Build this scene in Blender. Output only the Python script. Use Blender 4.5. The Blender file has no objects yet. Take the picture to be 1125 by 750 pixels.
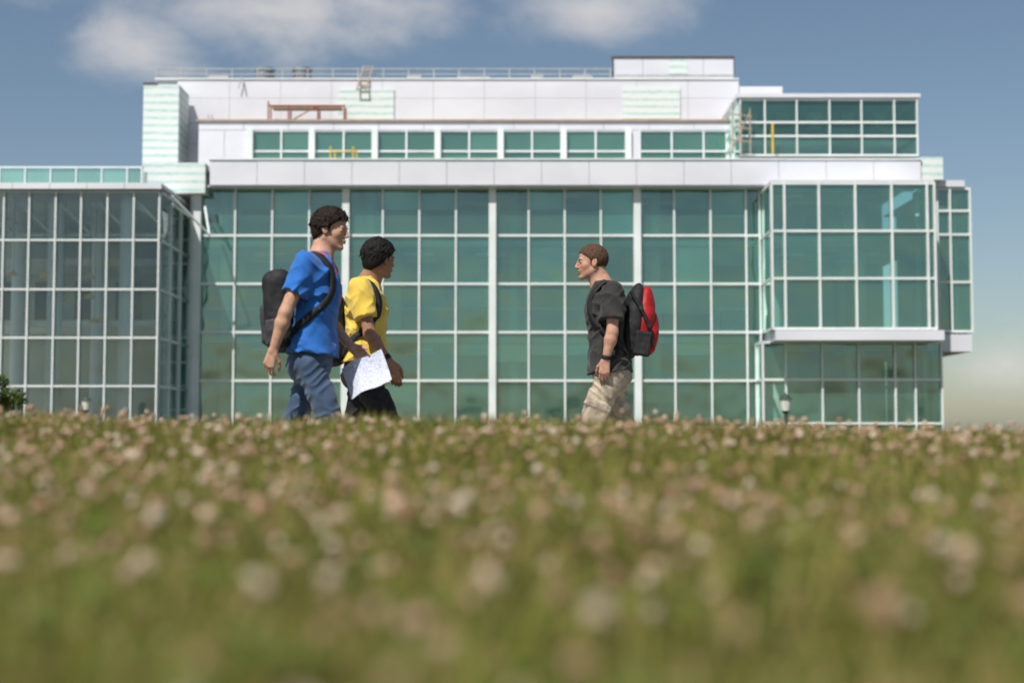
import bpy, math, numpy as np, random
from mathutils import Vector, Matrix
random.seed(4); rng=np.random.default_rng(7)
scene=bpy.context.scene
R=math.radians
# ------------------------------------------------------------------ survey constants (camera calibration of the site)
FPX=1562.5; TH=R(3.85); CAMZ=0.30
GZ=-0.17   # level of the path / campus ground
def WZ(py,Y): return CAMZ+Y*math.tan(TH+math.atan((375-py)/FPX))
def WX(px,Y,py=330):
    dz=WZ(py,Y)-CAMZ
    return (px-562.5)/FPX*(Y*math.cos(TH)+dz*math.sin(TH))
# ------------------------------------------------------------------ materials
def newmat(name):
    m=bpy.data.materials.new(name); m.use_nodes=True
    nt=m.node_tree; b=nt.nodes.get('Principled BSDF'); return m,nt,b
def N(nt,t,**kw):
    n=nt.nodes.new(t)
    for k,v in kw.items():
        if k in('operation','blend_type','data_type','noise_dimensions','wave_type','bands_direction','feature','attribute_name','attribute_type','interpolation','sky_type'): setattr(n,k,v)
    return n
def pm(name,c1,c2=None,scale=5.0,rough=0.6,bump=0.0,bscale=None,metal=0.0,sheen=0.0,sub=0.0,stretch=(1,1,1),detail=6,spec=0.5,lo=0.35,hi=0.65,bdist=0.01):
    m,nt,b=newmat(name)
    b.inputs['Roughness'].default_value=rough; b.inputs['Metallic'].default_value=metal
    b.inputs['Specular IOR Level'].default_value=spec
    if sheen: b.inputs['Sheen Weight'].default_value=sheen
    tc=N(nt,'ShaderNodeTexCoord'); mp=N(nt,'ShaderNodeMapping'); mp.inputs['Scale'].default_value=stretch
    nt.links.new(tc.outputs['Object'],mp.inputs['Vector'])
    no=N(nt,'ShaderNodeTexNoise'); no.inputs['Scale'].default_value=scale; no.inputs['Detail'].default_value=detail
    nt.links.new(mp.outputs[0],no.inputs['Vector'])
    cr=N(nt,'ShaderNodeValToRGB'); c2=c2 or tuple(x*0.8 for x in c1)
    cr.color_ramp.elements[0].position=lo; cr.color_ramp.elements[1].position=hi
    cr.color_ramp.elements[0].color=(*c2,1); cr.color_ramp.elements[1].color=(*c1,1)
    nt.links.new(no.outputs[0],cr.inputs[0]); nt.links.new(cr.outputs[0],b.inputs['Base Color'])
    if bump:
        n2=N(nt,'ShaderNodeTexNoise'); n2.inputs['Scale'].default_value=bscale or scale*6; n2.inputs['Detail'].default_value=4
        nt.links.new(mp.outputs[0],n2.inputs['Vector'])
        bp=N(nt,'ShaderNodeBump'); bp.inputs['Strength'].default_value=bump; bp.inputs['Distance'].default_value=bdist
        nt.links.new(n2.outputs[0],bp.inputs['Height']); nt.links.new(bp.outputs[0],b.inputs['Normal'])
    return m
def glass_mat(name,tint,refl,rtint,body=(0.2,0.4,0.35),bodyf=0.1,var=0.25):
    m=bpy.data.materials.new(name); m.use_nodes=True; nt=m.node_tree; nt.nodes.clear()
    out=N(nt,'ShaderNodeOutputMaterial')
    geo=N(nt,'ShaderNodeNewGeometry')
    tr=N(nt,'ShaderNodeBsdfTransparent'); gl=N(nt,'ShaderNodeBsdfGlossy'); gl.inputs['Roughness'].default_value=0.02; gl.inputs['Color'].default_value=(*rtint,1)
    hs=N(nt,'ShaderNodeMix',data_type='RGBA',blend_type='MIX')
    hs.inputs[6].default_value=(*[t*(1-var) for t in tint],1); hs.inputs[7].default_value=(*[min(1,t*(1+var*0.4)) for t in tint],1)
    nt.links.new(geo.outputs['Random Per Island'],hs.inputs[0]); nt.links.new(hs.outputs[2],tr.inputs['Color'])
    di=N(nt,'ShaderNodeBsdfDiffuse'); di.inputs['Color'].default_value=(*body,1)
    m1=N(nt,'ShaderNodeMixShader')
    mr=N(nt,'ShaderNodeMapRange'); mr.inputs['To Min'].default_value=bodyf*.75; mr.inputs['To Max'].default_value=bodyf*1.25
    nt.links.new(geo.outputs['Random Per Island'],mr.inputs['Value']); nt.links.new(mr.outputs[0],m1.inputs[0])
    nt.links.new(tr.outputs[0],m1.inputs[1]); nt.links.new(di.outputs[0],m1.inputs[2])
    fr=N(nt,'ShaderNodeFresnel'); fr.inputs['IOR'].default_value=1.5
    ma=N(nt,'ShaderNodeMath',operation='ADD'); ma.inputs[1].default_value=refl
    nt.links.new(fr.outputs[0],ma.inputs[0])
    m2=N(nt,'ShaderNodeMixShader'); nt.links.new(ma.outputs[0],m2.inputs[0])
    nt.links.new(m1.outputs[0],m2.inputs[1]); nt.links.new(gl.outputs[0],m2.inputs[2])
    tc=N(nt,'ShaderNodeTexCoord'); no=N(nt,'ShaderNodeTexNoise'); no.inputs['Scale'].default_value=0.6; no.inputs['Detail'].default_value=1
    nt.links.new(tc.outputs['Object'],no.inputs['Vector'])
    bp=N(nt,'ShaderNodeBump'); bp.inputs['Strength'].default_value=0.5; bp.inputs['Distance'].default_value=0.10
    nt.links.new(no.outputs[0],bp.inputs['Height']); nt.links.new(bp.outputs[0],gl.inputs['Normal'])
    nt.links.new(m2.outputs[0],out.inputs[0]); return m
M={}
M['white']=pm('metal_panel_white',(0.70,0.71,0.77),(0.63,0.64,0.70),0.35,0.45,stretch=(1,1,2))
M['frame']=pm('aluminium_frame',(0.76,0.80,0.80),(0.66,0.71,0.71),1.0,0.4)
M['joint']=pm('panel_joint_grey',(0.30,0.30,0.33),(0.24,0.24,0.26),2,0.8)
M['dark']=pm('dark_backing',(0.05,0.055,0.055),(0.03,0.03,0.03),2,0.8)
M['coping']=pm('dark_coping',(0.10,0.09,0.085),None,2,0.6)
M['tan']=pm('tan_trim',(0.42,0.33,0.26),None,2,0.7)
M['glass']=glass_mat('green_glass',(0.53,0.90,0.80),0.15,(0.76,0.98,0.92),(0.20,0.56,0.45),0.13,.28)
M['glass_pent']=glass_mat('green_glass_penthouse',(0.50,0.80,0.68),0.13,(0.75,0.97,0.9),(0.17,0.45,0.34),0.28)
M['glass_dark']=glass_mat('green_glass_deep',(0.48,0.78,0.70),0.10,(0.75,0.95,0.9),(0.12,0.36,0.30),0.16)
M['glass_clear']=glass_mat('clear_glass',(0.86,0.96,0.93),0.05,(0.85,0.97,0.98),(0.20,0.34,0.32),0.05,0.08)
M['rail_glass']=glass_mat('balustrade_glass',(0.45,0.72,0.66),0.12,(0.8,1,0.97),(0.22,0.46,0.42),0.35)
M['int_wall']=pm('interior_wall',(0.76,0.78,0.74),(0.52,0.56,0.54),0.25,0.9,detail=1)
M['int_wall2']=pm('interior_partition',(0.48,0.54,0.52),(0.28,0.33,0.32),0.4,0.9,detail=1)
M['int_slab']=pm('interior_slab',(0.68,0.68,0.65),(0.56,0.56,0.54),1,0.9)
M['int_dark']=pm('interior_furniture',(0.14,0.11,0.09),(0.08,0.07,0.06),2,0.8)
M['steel']=pm('galvanised_steel',(0.58,0.59,0.60),(0.46,0.47,0.48),3,0.35,metal=0.3)
M['duct']=pm('vent_duct_metal',(0.50,0.50,0.51),(0.36,0.36,0.37),3,0.3,metal=0.7)
M['rust']=pm('scaffold_rust_red',(0.36,0.11,0.06),(0.24,0.07,0.04),4,0.7)
M['yellow_paint']=pm('yellow_paint',(0.75,0.52,0.05),None,3,0.5)
M['lamp_tan']=pm('pendant_tan',(0.78,0.48,0.26),None,3,0.5)
def sheathing():
    m,nt,b=newmat('sheathing_wrap'); b.inputs['Roughness'].default_value=0.6
    tc=N(nt,'ShaderNodeTexCoord'); w=N(nt,'ShaderNodeTexWave',wave_type='BANDS',bands_direction='Z'); w.inputs['Scale'].default_value=0.9; w.inputs['Distortion'].default_value=1.2; w.inputs['Detail'].default_value=2
    no=N(nt,'ShaderNodeTexNoise'); no.inputs['Scale'].default_value=7; no.inputs['Detail'].default_value=4
    mp=N(nt,'ShaderNodeMapping'); mp.inputs['Scale'].default_value=(0.6,1,3.5)
    nt.links.new(tc.outputs['Object'],mp.inputs[0]); nt.links.new(mp.outputs[0],no.inputs[0]); nt.links.new(tc.outputs['Object'],w.inputs[0])
    mu=N(nt,'ShaderNodeMath',operation='MULTIPLY'); nt.links.new(w.outputs['Fac'],mu.inputs[0]); nt.links.new(no.outputs[0],mu.inputs[1])
    cr=N(nt,'ShaderNodeValToRGB'); e=cr.color_ramp.elements
    e[0].position=0.22; e[0].color=(0.70,0.74,0.73,1); e[1].position=0.6; e[1].color=(0.36,0.58,0.56,1)
    nt.links.new(mu.outputs[0],cr.inputs[0]); nt.links.new(cr.outputs[0],b.inputs['Base Color']); return m
M['sheath']=sheathing()
# ------------------------------------------------------------------ mesh batching
def mesh_obj(name,v,f,mat=None,smooth=False,parent=None):
    me=bpy.data.meshes.new(name); me.from_pydata([tuple(map(float,p)) for p in v],[],[tuple(map(int,q)) for q in f])
    if smooth: me.polygons.foreach_set('use_smooth',[True]*len(me.polygons))
    me.update(); o=bpy.data.objects.new(name,me); scene.collection.objects.link(o)
    if mat: me.materials.append(mat)
    if parent: o.parent=parent
    return o
def empty(name,loc=(0,0,0)):
    o=bpy.data.objects.new(name,None); o.location=loc; o.empty_display_size=0.3; scene.collection.objects.link(o); return o
class Batch:
    def __init__(s): s.d={}
    def box(s,key,mat,x0,x1,y0,y1,z0,z1):
        v,f,_=s.d.setdefault(key,([],[],mat)); n=len(v)
        v+= [(x0,y0,z0),(x1,y0,z0),(x1,y1,z0),(x0,y1,z0),(x0,y0,z1),(x1,y0,z1),(x1,y1,z1),(x0,y1,z1)]
        f+= [(n,n+3,n+2,n+1),(n+4,n+5,n+6,n+7),(n,n+1,n+5,n+4),(n+1,n+2,n+6,n+5),(n+2,n+3,n+7,n+6),(n+3,n,n+4,n+7)]
    def quad(s,key,mat,ps):
        v,f,_=s.d.setdefault(key,([],[],mat)); n=len(v); v+=ps; f.append(tuple(range(n,n+len(ps))))
    def tube(s,key,mat,a,b,r,r2=None,n=8):
        v,f,_=s.d.setdefault(key,([],[],mat)); k=len(v); a=Vector(a); b=Vector(b); r2=r if r2 is None else r2
        d=(b-a).normalized(); u=d.orthogonal().normalized(); w=d.cross(u)
        for c,rr in((a,r),(b,r2)):
            for i in range(n):
                t=2*math.pi*i/n; v.append(tuple(c+u*rr*math.cos(t)+w*rr*math.sin(t)))
        for i in range(n): j=(i+1)%n; f.append((k+i,k+j,k+n+j,k+n+i))
        f.append(tuple(k+i for i in reversed(range(n)))); f.append(tuple(k+n+i for i in range(n)))
    def flush(s,parent):
        for k,(v,f,m) in s.d.items(): mesh_obj(k,v,f,m,parent=parent)
B=Batch()
# ------------------------------------------------------------------ building
def curtain(x0,x1,z0,z1,Y,xs,zs,glass='glass',vw=0.075,hw=0.095,thick=(),tw=0.30,proj=0.14,gk='glazing'):
    X=sorted(set([x0]+list(xs)+[x1])); Z=sorted(set([z0]+list(zs)+[z1]))
    for a,b in zip(X,X[1:]):
        for c,d in zip(Z,Z[1:]):
            j=0.006*random.uniform(-1,1); t=.012*random.uniform(-1,1)
            B.quad(gk+'_'+glass,M[glass],[(a+.02,Y+j,c+.02),(b-.02,Y-j,c+.02),(b-.02,Y-j+t,d-.02),(a+.02,Y+j+t,d-.02)])
    for z in Z: B.box('transoms',M['frame'],x0-vw/2,x1+vw/2,Y-proj*0.75,Y+0.10,z-hw/2,z+hw/2)
    for x in X:
        w=tw if any(abs(x-t)<0.05 for t in thick) else vw
        p=proj+ (0.18 if w==tw else 0)
        B.box('mullions',M['frame'],x-w/2,x+w/2,Y-p,Y+0.13,z0-hw/2-.003,z1+hw/2+.003)
def side_curtain(X,y0,y1,z0,z1,zs,glass='glass',n=2):
    Z=sorted(set([z0]+list(zs)+[z1])); Ys=[y0+(y1-y0)*i/n for i in range(n+1)]
    for a,b in zip(Ys,Ys[1:]):
        for c,d in zip(Z,Z[1:]): B.quad('side_glazing_'+glass,M[glass],[(X,a+.02,c+.02),(X,b-.02,c+.02),(X,b-.02,d-.02),(X,a+.02,d-.02)])
    for z in Z: B.box('side_transoms',M['frame'],X-0.06,X+0.06,y0+.14,y1,z-.047,z+.047)
    for y in Ys[1:]: B.box('side_mullions',M['frame'],X-0.08,X+0.08,y-.04,y+.04,z0,z1)
def panels(x0,x1,z0,z1,Y,nx,nz=1,mat='white',gap=0.02,depth=0.3,key='wall_panels'):
    B.box('panel_backing',M['joint'],x0+.03,x1-.03,Y+0.03,Y+depth,z0+.01,z1-.01)
    for i in range(nx):
        for k in range(nz):
            a=x0+(x1-x0)*i/nx; b=x0+(x1-x0)*(i+1)/nx; c=z0+(z1-z0)*k/nz; d=z0+(z1-z0)*(k+1)/nz
            B.box(key+'_'+mat,M[mat],a+gap/2,b-gap/2,Y+random.uniform(-.003,.003),Y+0.04,c+gap/2,d-gap/2)
zg=GZ
BY=60.0
rows=[WZ(p,BY) for p in (205,259,312,365,418,470)]
ztop=rows[0]
x0,x1=WX(217,BY),WX(835,BY)
cols=[WX(p,BY) for p in(217,380,541,700)]
xs=[]
for a,b in zip(cols,cols[1:]): xs+= [a+(b-a)*i/4 for i in range(0,4)]
xs+=[cols[3]]+[WX(p,BY) for p in(741,781,820)]
curtain(x0,x1,zg+0.3,ztop,BY,xs,rows[1:],thick=cols)
B.box('plinth',M['white'],x0,x1,BY-.25,BY+.2,zg,zg+.24)
# interior of main block
DEPTH=7.5
xi0,xi1=x0+.2,x1+7.2
slabs=[WZ(p,BY) for p in(259,365,470)]
for z in slabs: B.box('floor_slabs',M['int_slab'],xi0,xi1,BY+.22,BY+DEPTH,z-.42,z+.02)
B.box('ground_floor',M['int_slab'],xi0,xi1,BY+.35,BY+DEPTH,zg,zg+.06)
B.box('interior_back_wall',M['int_wall'],xi0,xi1,BY+DEPTH+.01,BY+DEPTH+.2,zg,ztop+.5)
for c in cols+[x1,WX(930,BY)]:
    for yy in(1.3,5.0):
        B.tube('interior_columns',M['int_wall'],(c+.9,BY+yy,zg),(c+.9,BY+yy,ztop),.24,n=14)
for z in slabs[:2]:   # guard rails behind the glass
    B.tube('guard_rails',M['frame'],(xi0,BY+.5,z+1.05),(xi1-7.4,BY+.5,z+1.05),.035,n=6)
lv=[zg+.06]+[z+.02 for z in reversed(slabs)]+[]
lt=[z-.42 for z in reversed(slabs)]+[ztop]
for (a,b) in zip(lv,lt):
    xx=xi0+.5
    while xx<xi1-2:
        w=random.uniform(1.5,4.2); t=random.random(); yy=BY+random.choice([2.2,2.6,3.6,4.5])
        if t<.62: B.box('partitions'+('' if t<.35 else '_b'),M['int_wall' if t<.35 else 'int_wall2'],xx,xx+w-.1,yy,yy+.15,a,b if random.random()<.6 else a+(b-a)*random.uniform(.5,.85))
        elif t<.85: B.box('furniture',M['int_dark'],xx,xx+w*.5,BY+1.2,BY+1.8,a,a+random.uniform(.8,1.3))
        xx+=w
    for i in range(9):
        cx=xi0+2+i*3.2
        B.box('ceiling_fixtures',M['frame'],cx,cx+1.3,BY+.9,BY+1.1,b-.3,b-.2)
        B.box('ceiling_fixtures',M['frame'],cx,cx+1.3,BY+3.3,BY+3.5,b-.3,b-.2)
seen=set()
for _ in range(34):
    i=random.randrange(len(xs)-1); k=random.choice([0,0,1,2,2,3,4])
    if (i,k) in seen: continue
    seen.add((i,k))
    h=random.choice([.3,.45,.6,1.0])
    zt=rows[k]-.08-(.40 if k in(1,3) else 0); zb=rows[k]-.08-(rows[k]-rows[k+1]-.1)*max(h,.45)
    B.box('roller_blinds',M['int_wall'],xs[i]+.07,xs[i+1]-.07,BY+.16,BY+.18,zb,zt)
# left recess bay
RY=61.4
curtain(WX(178,RY),WX(216,RY),zg,WZ(212,RY),RY,[],[WZ(p,RY) for p in(240,264,290,317,371,398,424,450)],glass='glass_dark')
B.box('recess_back',M['int_wall2'],WX(170,RY)-.5,WX(216,RY)+.3,RY+3,RY+3.2,zg,WZ(212,RY))
B.box('recess_return',M['frame'],x0-.33,x0-.16,BY-.1,RY+.3,zg,ztop)
B.box('recess_slab',M['int_slab'],WX(170,RY),x0-.34,RY+.2,RY+3,WZ(330,RY),WZ(322,RY))
B.box('sheathing',M['sheath'],WX(163,BY,190),WX(230,BY,190),BY-.8,BY+3,WZ(212,BY-.8),WZ(179,BY-.8))
# fascia
FY=59.2
panels(WX(230,FY,190)+.01,WX(1012,FY,190),WZ(203.5,FY),WZ(176,FY),FY,15)
B.box('fascia_soffit',M['white'],WX(217,FY,190)+.4,WX(1012,FY,190)-.02,FY+.06,BY+.5,WZ(203.5,FY)-.05,WZ(203.5,FY)-.004)
B.box('fascia_cap',M['frame'],WX(230,FY,190)-.03,WX(1012,FY,190)+.03,FY-.05,FY+.34,WZ(176,FY)+.002,WZ(176,FY)+.07)
B.box('main_roof',M['steel'],WX(165,FY,190)+.3,WX(1030,FY,190),FY+.345,BY+20,WZ(178,FY)-.35,WZ(178,FY)-.1)
B.box('sheathing',M['sheath'],WX(1012,FY,190)+.04,WX(1037,FY,190),FY+.1,FY+2,WZ(197,FY),WZ(172,FY))
# left glazed hall
HY=56.0
hx0,hx1=WX(-150,HY),WX(174,HY)
hp=[174,146,117,88,60,31,3,-26,-55,-84,-113,-142]
hrows=[WZ(p,HY) for p in(264,318,371,424,472)]
curtain(hx0,hx1,zg+.1,WZ(211,HY),HY,[WX(p,HY) for p in hp],hrows,glass='glass_clear',vw=.06,hw=.07)
side_curtain(hx1,HY,RY-.1,zg+.1,WZ(211,HY),hrows,glass='glass_clear',n=3)
panels(hx0,WX(180,HY,207),WZ(211,HY)+.06,WZ(202.5,HY),HY-.35,8)
B.box('hall_roof',M['white'],hx0,hx1+.1,HY+.0,HY+11,WZ(205,HY)-.05,WZ(205,HY)+.1)
B.box('hall_floor',M['int_slab'],hx0,hx1-.1,HY+.2,HY+11,zg,zg+.08)
B.box('hall_back',M['int_wall2'],hx0,hx1+3,HY+11,HY+11.2,zg,WZ(205,HY))
B.box('hall_gallery',M['int_slab'],hx0,hx1-1,HY+6,HY+11,WZ(345,HY),WZ(338,HY))
B.box('hall_gallery',M['int_slab'],hx0,hx1-1,HY+7,HY+11,WZ(268,HY),WZ(260,HY))
for i in range(8): B.box('hall_doors',M['dark'],hx0+1.2+i*1.9,hx0+2.4+i*1.9,HY+10.9,HY+10.98,WZ(338,HY)+.05,WZ(338,HY)+2.2)
for p,yy in((139,.75),(60,.95),(-20,.8),(20,6),(108,6)):
    B.tube('hall_columns',M['white'],(WX(p,HY+yy),HY+yy,zg),(WX(p,HY+yy),HY+yy,WZ(207,HY)),.3,n=18)
for i in range(8):
    xx=hx0+.8+i*1.6
    B.tube('hall_truss',M['frame'],(xx,HY+.6,WZ(222,HY)),(xx,HY+10,WZ(222,HY)),.06)
    B.tube('hall_truss',M['frame'],(xx,HY+.5,WZ(213,HY)),(xx+1.3,HY+1.6,WZ(252,HY)),.05)
    B.tube('hall_truss',M['frame'],(xx+1.3,HY+1.6,WZ(252,HY)),(xx+.8,HY+3,WZ(214,HY)),.05)
B.tube('hall_truss',M['frame'],(hx0,HY+1.6,WZ(252,HY)),(hx1-.3,HY+1.6,WZ(252,HY)),.06)
for p,q in((98,303),(48,303),(104,352),(112,350),(98,325),(14,300),(30,340),(70,330)):
    yy=HY+1.5; x=WX(p,yy); z=WZ(q,yy)
    B.tube('pendant_lamps',M['lamp_tan'],(x,yy,z-.09),(x,yy,z+.12),.24,.05,12)
    B.tube('pendant_cords',M['dark'],(x,yy,z+.12),(x,yy,WZ(214,HY)),.012)
LY=57.6
curtain(WX(-150,LY,190),WX(156,LY,190),WZ(202,LY),WZ(184,LY),LY,[WX(p,LY,190) for p in range(-140,156,28)],[],glass='rail_glass',vw=.05,hw=.07,proj=.05)
B.box('clerestory_back',M['int_wall2'],WX(-150,LY,190),WX(156,LY,190),LY+.6,LY+.8,WZ(205,LY),WZ(186,LY))
# penthouse storey
PY=64.5
def pz(p): return WZ(p,PY)
px_=lambda p: WX(p,PY,150)
panels(px_(218),px_(275),pz(186),pz(143),PY,2)
panels(px_(218),px_(812),pz(143),pz(134),PY,12)
panels(px_(690),px_(703),pz(186),pz(143),PY,1)
panels(px_(275),px_(690),pz(186),pz(175.5),PY,8)
panels(px_(703),px_(812),pz(186),pz(175.5),PY,2)
g=[275,343,412,481,550,619,690]
xsw=[]
for a,b in zip(g,g[1:]): xsw+=[px_(a),px_((a+b)/2)]
curtain(px_(275),px_(690),pz(175),pz(143.5),PY+.12,xsw,[pz(166)],glass='glass_pent',thick=[px_(q) for q in g],tw=.28,vw=.08,hw=.08,proj=.12)
curtain(px_(703),px_(808),pz(175),pz(143.5),PY+.12,[px_(q) for q in(738,773)],[pz(166)],glass='glass_pent',vw=.08,hw=.08,proj=.12)
B.box('penthouse_back',M['int_wall2'],px_(222),px_(806),PY+2.5,PY+2.7,pz(186),pz(136))
B.box('penthouse_roof',M['tan'],px_(218)-.1,px_(812),PY-.1,PY+2.6,pz(134)+.01,pz(134)+.10)
# upper plant storey
UY=66.4
uz=lambda p: WZ(p,UY); ux=lambda p: WX(p,UY,110)
panels(ux(196),ux(812),uz(136),uz(108),UY,11,gap=.014)
panels(ux(196),ux(812),uz(108),uz(88),UY+.005,11,gap=.014)
panels(ux(812)+.01,ux(860),uz(136),uz(95),UY,1,2)
panels(ux(170),ux(196),uz(112),uz(88),UY+.3,1)
B.box('upper_side',M['white'],ux(196)-.05,ux(196)+.02,UY,UY+12,uz(178),uz(89))
panels(ux(196),ux(222),uz(180),uz(136),UY,1,2)
B.box('upper_roof',M['steel'],ux(172),ux(858),UY+.32,UY+12,uz(97),uz(96))
B.box('upper_cap',M['frame'],ux(170),ux(812),UY-.05,UY+.35,uz(88)+.01,uz(88)+.08)
B.box('sheathing',M['sheath'],WX(157,PY-.4,140),WX(196,PY-.4,140),PY-.4,PY+1.6,WZ(182,PY-.4),WZ(93,PY-.4))
B.box('sheathing',M['sheath'],ux(372),ux(433),UY-.08,UY-.01,uz(134),uz(98))
B.box('sheathing',M['sheath'],ux(684),ux(747),UY-.08,UY-.01,uz(131),uz(96))
B.box('sheathing_edge',M['coping'],WX(157,PY-.4,140)-.02,WX(172,PY-.4,140),PY-.44,PY-.3,WZ(93,PY-.4)+.005,WZ(93,PY-.4)+.09)
# lift overrun
TY=67.2
tz=lambda p: WZ(p,TY); tx=lambda p: WX(p,TY,75)
panels(tx(673),tx(806),tz(90),tz(64),TY,4,1)
B.box('overrun_cap',M['coping'],tx(672),tx(807),TY-.06,TY+.4,tz(64)+.01,tz(63)+.04)
B.box('overrun_sheath',M['sheath'],tx(735),tx(755),TY-.03,TY-.006,tz(82),tz(66))
B.box('overrun_side',M['coping'],tx(806)+.0,tx(807),TY-.02,TY+5,tz(92),tz(64))
for p in (673,): B.box('overrun_posts',M['coping'],tx(p)-.03,tx(p)+.03,TY-.09,TY-.065,tz(84),tz(63))
B.box('overrun_rail',M['steel'],tx(676),tx(806),TY-.14,TY-.095,tz(84)-.04,tz(84)+.04)
# roof railing
for i in range(19):
    x=WX(172+i*27.7,67.0,80); B.tube('roof_railing',M['steel'],(x,67.0,WZ(93,67)),(x,67.0,WZ(76,67)),.035,n=6)
for p in(76,82): B.tube('roof_railing',M['steel'],(WX(172,67,80),67.0,WZ(p,67)),(WX(672,67,80),67.0,WZ(p,67)),.032,n=6)
# roof vents
for p in(291,332):
    x=WX(p,68.2,80); B.tube('roof_vents',M['duct'],(x,68.2,WZ(97,68.2)),(x,68.2,WZ(79,68.2)),.46,n=24)
    B.tube('roof_vents',M['duct'],(x,68.2,WZ(79,68.2)+.01),(x,68.2,WZ(76,68.2)),.53,n=24)
    B.tube('roof_vents',M['duct'],(x,68.2,WZ(85,68.2)),(x,68.2,WZ(84,68.2)),.50,n=24)
for p,w_,h_ in((240,.5,5),(455,.35,6),(520,.8,4),(590,.3,7),(640,.5,5)):
    x=WX(p,69.5,80); B.box('roof_equipment',M['steel'],x-w_,x+w_,69.5,70.5,WZ(97,69.5),WZ(88-h_,69.5))
# ladder
for dx in(-.22,.22):
    x=WX(401,66.2,85)+dx; B.tube('ladder',M['tan'],(x-.15,66.0,WZ(99,66)),(x+.1,66.8,WZ(73,66.8)),.04,n=6)
for i in range(7):
    t=i/6.5; x=WX(401,66.2,85); zz=WZ(99,66)*(1-t)+WZ(73,66.8)*t
    B.tube('ladder',M['tan'],(x-.37+.25*t,66+.8*t,zz+.05),(x+.07+.25*t,66+.8*t,zz+.05),.03,n=6)
SY=65.6
for p in(296,318,350,379):
    for dy in(0,.7): B.tube('roof_scaffold',M['rust'],(WX(p,SY,125),SY+dy-.3,WZ(139,SY)),(WX(p,SY,125),SY+dy-.3,WZ(113 if p in(296,) else 117,SY)),.04,n=6)
for q in(118,134): 
    B.tube('roof_scaffold',M['rust'],(WX(296,SY,125),SY-.3,WZ(q,SY)),(WX(380,SY,125),SY-.3,WZ(q,SY)),.04,n=6)
B.tube('roof_scaffold',M['rust'],(WX(318,SY,125),SY-.3,WZ(136,SY)),(WX(350,SY,125),SY-.3,WZ(118,SY)),.03,n=6)
B.box('roof_scaffold_deck',M['tan'],WX(300,SY,125),WX(376,SY,125),SY-.3,SY+.3,WZ(120.5,SY),WZ(119,SY))
for p in (262,268,232,236): B.tube('roof_stays',M['steel'],(WX(p,66.2,90),66.2,WZ(139 if p<240 else 98,66.2)),(WX(p+(3 if p%4 else -3),66.2,90),66.2,WZ(126 if p<240 else 84,66.2)),.03,n=6)
for p in(363,368,388,392): B.tube('yellow_hoist',M['yellow_paint'],(WX(p,62,168),62,WZ(177,62)),(WX(p,62,168),62,WZ(161 if p in(363,388) else 166,62)),.035,n=6)
B.tube('yellow_hoist',M['yellow_paint'],(WX(363,62,168),62,WZ(167,62)),(WX(392,62,168),62,WZ(166,62)),.035,n=6)
# top right glass box
QY=61.3
qx=lambda p: WX(p,QY,140); qz=lambda p: WZ(p,QY)
curtain(qx(813),qx(1007),qz(171),qz(110),QY,[qx(p) for p in(840,875,911,946,982)],[qz(135),qz(150)],glass='glass_dark',vw=.06,hw=.09)
side_curtain(qx(813)-.05,QY,QY+5,qz(171),qz(110),[qz(135),qz(150)],glass='glass_dark',n=3)
B.box('box_cap',M['white'],qx(812)-.1,qx(1008)+.1,QY-.2,QY+8,qz(109)+.03,qz(108)+.16)
B.box('box_back',M['int_wall2'],qx(816),qx(1004),QY+5,QY+5.2,qz(172),qz(110))
B.box('box_slab',M['int_slab'],qx(816),qx(1004),QY+.25,QY+5,qz(152),qz(149))
B.box('box_right',M['white'],qx(1007)+.05,qx(1007)+.12,QY+.15,QY+8,qz(171),qz(110))
for i in range(5): B.box('box_ducts',M['int_slab'],qx(825+i*36),qx(838+i*36),QY+1.2,QY+1.8,qz(134-5*(i%2)),qz(116))
for p,q in((803,116),(812,118),(822,122)):
    B.tube('side_scaffold',M['tan'],(qx(p),QY-.5,qz(172)),(qx(p),QY-.5,qz(q)),.035,n=6)
for q in(128,142,156): B.tube('side_scaffold',M['tan'],(qx(801),QY-.5,qz(q)),(qx(824),QY-.5,qz(q+3)),.03,n=6)
B.tube('side_scaffold',M['tan'],(qx(801),QY-.5,qz(170)),(qx(822),QY-.5,qz(126)),.03,n=6)
B.tube('side_scaffold_orange',M['yellow_paint'],(qx(846),QY-.6,qz(172)),(qx(846),QY-.6,qz(139)),.05,n=6)
# right projecting box
AY=57.6
az=lambda p: WZ(p,AY); ax=lambda p: WX(p,AY,290)
curtain(ax(848),ax(1027),az(361),az(202),AY,[ax(p) for p in(862,900,940,980,1019)],[az(254),az(306)],glass='glass',vw=.085)
side_curtain(ax(848),AY,BY,az(361),az(202),[az(254),az(306)],n=1)
side_curtain(ax(1027),AY,BY,az(361),az(202),[az(254),az(306)],n=1)
B.box('bay_roof',M['white'],ax(848),ax(1027),AY-.1,FY+.0,az(202)+.06,az(198))
B.box('bay_slab',M['white'],ax(850),ax(1034),AY-.25,BY+6,az(374),az(361.5)-.06)
B.box('bay_mid_slab',M['int_slab'],ax(851),ax(1023),AY+.3,BY+.2,az(258),az(252))
B.box('wing_cantilever',M['white'],ax(1034)+.01,WX(1068,BY-.3,375),BY-.3,BY+8,WZ(386,BY-.3),WZ(367,BY-.3))
DY=58.8
dx_=lambda p: WX(p,DY,420)
curtain(dx_(838),dx_(1034),zg+.2,WZ(376,DY),DY,[dx_(p) for p in(863,903,943,983,1005)],[WZ(417,DY),WZ(465,DY)],glass='glass',vw=.07)
side_curtain(dx_(838)-.02,DY,BY+.0,zg+.2,WZ(376,DY),[WZ(417,DY)],n=1)
side_curtain(dx_(1034)+.02,DY,BY+8,zg+.2,WZ(376,DY),[WZ(417,DY)],n=4)
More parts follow.
